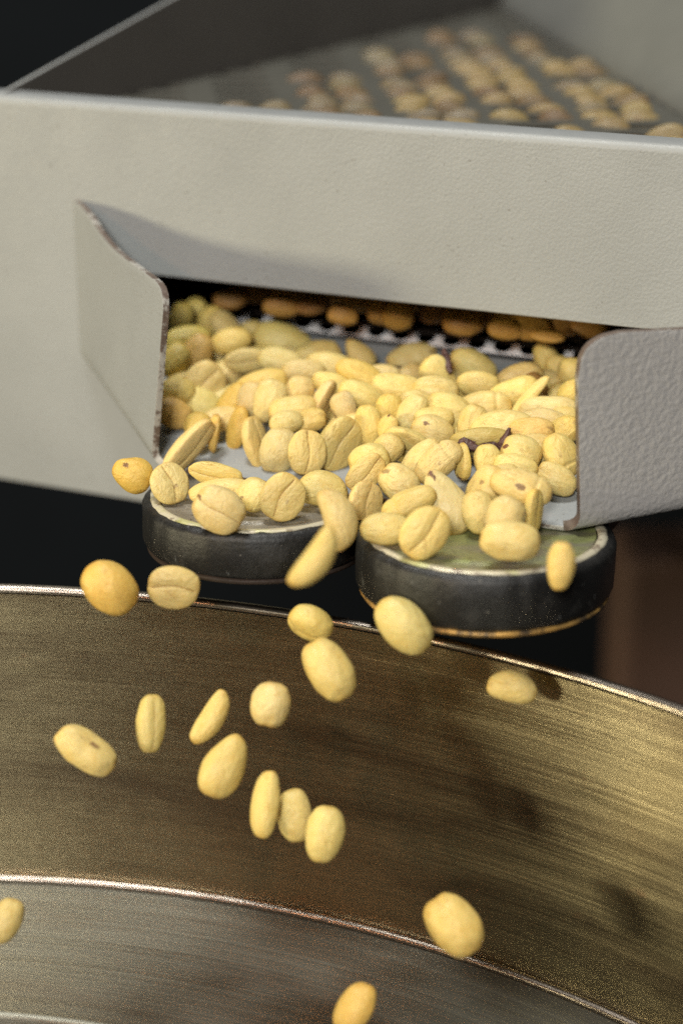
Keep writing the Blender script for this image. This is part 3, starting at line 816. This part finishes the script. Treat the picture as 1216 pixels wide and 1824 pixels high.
o = place(atd(856, 787, t0-.05), 112*t0/F, 50*t0/F, .55, 4, 195, 'a', 'Y', 0, 'burnt bean with a charred purple brown skin and an olive top in the heap', None); o.color = (.40, .30, .08, 1)
del o['category']; o['category'] = 'bean'
o = blob('husk_skin', [atd(808, 800, t0-.18), atd(826, 790, t0-.27), atd(850, 799, t0-.33), atd(878, 797, t0-.30), atd(900, 802, t0-.2)], [.03, .13, .07, .12, .04], HUSK, .5, 3); 
tag(o, 'charred peeling skin wrapped along the front of the burnt bean', 'husk', 'dark husks in the heap'); o.name = 'charred_skin'
o = blob('curled_stalk', [atd(888, 800, t0-.3), atd(896, 790, t0-.34), atd(903, 776, t0-.36), atd(907, 762, t0-.38)], [.07, .11, .08, .025], HUSK, .8, 5)
tag(o, 'dark hook shaped stalk sticking up right of the burnt bean', 'stalk', 'dark husks in the heap')
h1 = [it[4] for it in items if 'brown dent' in it[5][11]][0]-.25; h2 = [it[4] for it in items if it[5][11].startswith('triangular')][0]-.1
o = blob('dark_husk', [atd(700, 655, h1), atd(716, 663, h1-.2), atd(740, 664, h1-.2), atd(764, 656, h1)], [.05, .13, .14, .05], HUSK, .6, 9)
tag(o, 'dark broken husk lying under the pale bean near the punched holes', 'husk', 'dark husks in the heap')
o = blob('dark_husk', [atd(790, 622, h2+.4), atd(793, 640, h2+.1), atd(802, 664, h2-.2)], [.04, .11, .05], HUSK, .6, 12)
tag(o, 'thin dark husk standing between two pale beans at the punched holes', 'husk', 'dark husks in the heap')

# beans behind the strip, on the lower screen; dim amber light is put into their colour
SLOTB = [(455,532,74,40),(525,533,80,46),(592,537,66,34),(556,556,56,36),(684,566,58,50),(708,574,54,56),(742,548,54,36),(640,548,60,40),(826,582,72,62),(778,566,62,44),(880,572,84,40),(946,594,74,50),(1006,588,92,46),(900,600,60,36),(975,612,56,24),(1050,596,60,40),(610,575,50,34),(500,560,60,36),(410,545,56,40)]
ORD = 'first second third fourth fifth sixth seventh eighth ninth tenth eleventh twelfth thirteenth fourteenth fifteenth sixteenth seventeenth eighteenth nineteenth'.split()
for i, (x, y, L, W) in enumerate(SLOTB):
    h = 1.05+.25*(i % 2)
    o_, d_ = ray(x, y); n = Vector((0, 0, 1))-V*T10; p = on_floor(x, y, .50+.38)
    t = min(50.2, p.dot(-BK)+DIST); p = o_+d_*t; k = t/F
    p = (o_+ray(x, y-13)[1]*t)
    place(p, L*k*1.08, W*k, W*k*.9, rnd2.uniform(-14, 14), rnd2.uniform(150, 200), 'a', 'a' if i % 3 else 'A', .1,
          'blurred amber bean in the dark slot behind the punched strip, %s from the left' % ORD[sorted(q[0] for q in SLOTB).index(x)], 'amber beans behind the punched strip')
# beans lying in the slots of the upper sieve deck
for (x, y) in slots:
    a = Vector((x, y, 0))
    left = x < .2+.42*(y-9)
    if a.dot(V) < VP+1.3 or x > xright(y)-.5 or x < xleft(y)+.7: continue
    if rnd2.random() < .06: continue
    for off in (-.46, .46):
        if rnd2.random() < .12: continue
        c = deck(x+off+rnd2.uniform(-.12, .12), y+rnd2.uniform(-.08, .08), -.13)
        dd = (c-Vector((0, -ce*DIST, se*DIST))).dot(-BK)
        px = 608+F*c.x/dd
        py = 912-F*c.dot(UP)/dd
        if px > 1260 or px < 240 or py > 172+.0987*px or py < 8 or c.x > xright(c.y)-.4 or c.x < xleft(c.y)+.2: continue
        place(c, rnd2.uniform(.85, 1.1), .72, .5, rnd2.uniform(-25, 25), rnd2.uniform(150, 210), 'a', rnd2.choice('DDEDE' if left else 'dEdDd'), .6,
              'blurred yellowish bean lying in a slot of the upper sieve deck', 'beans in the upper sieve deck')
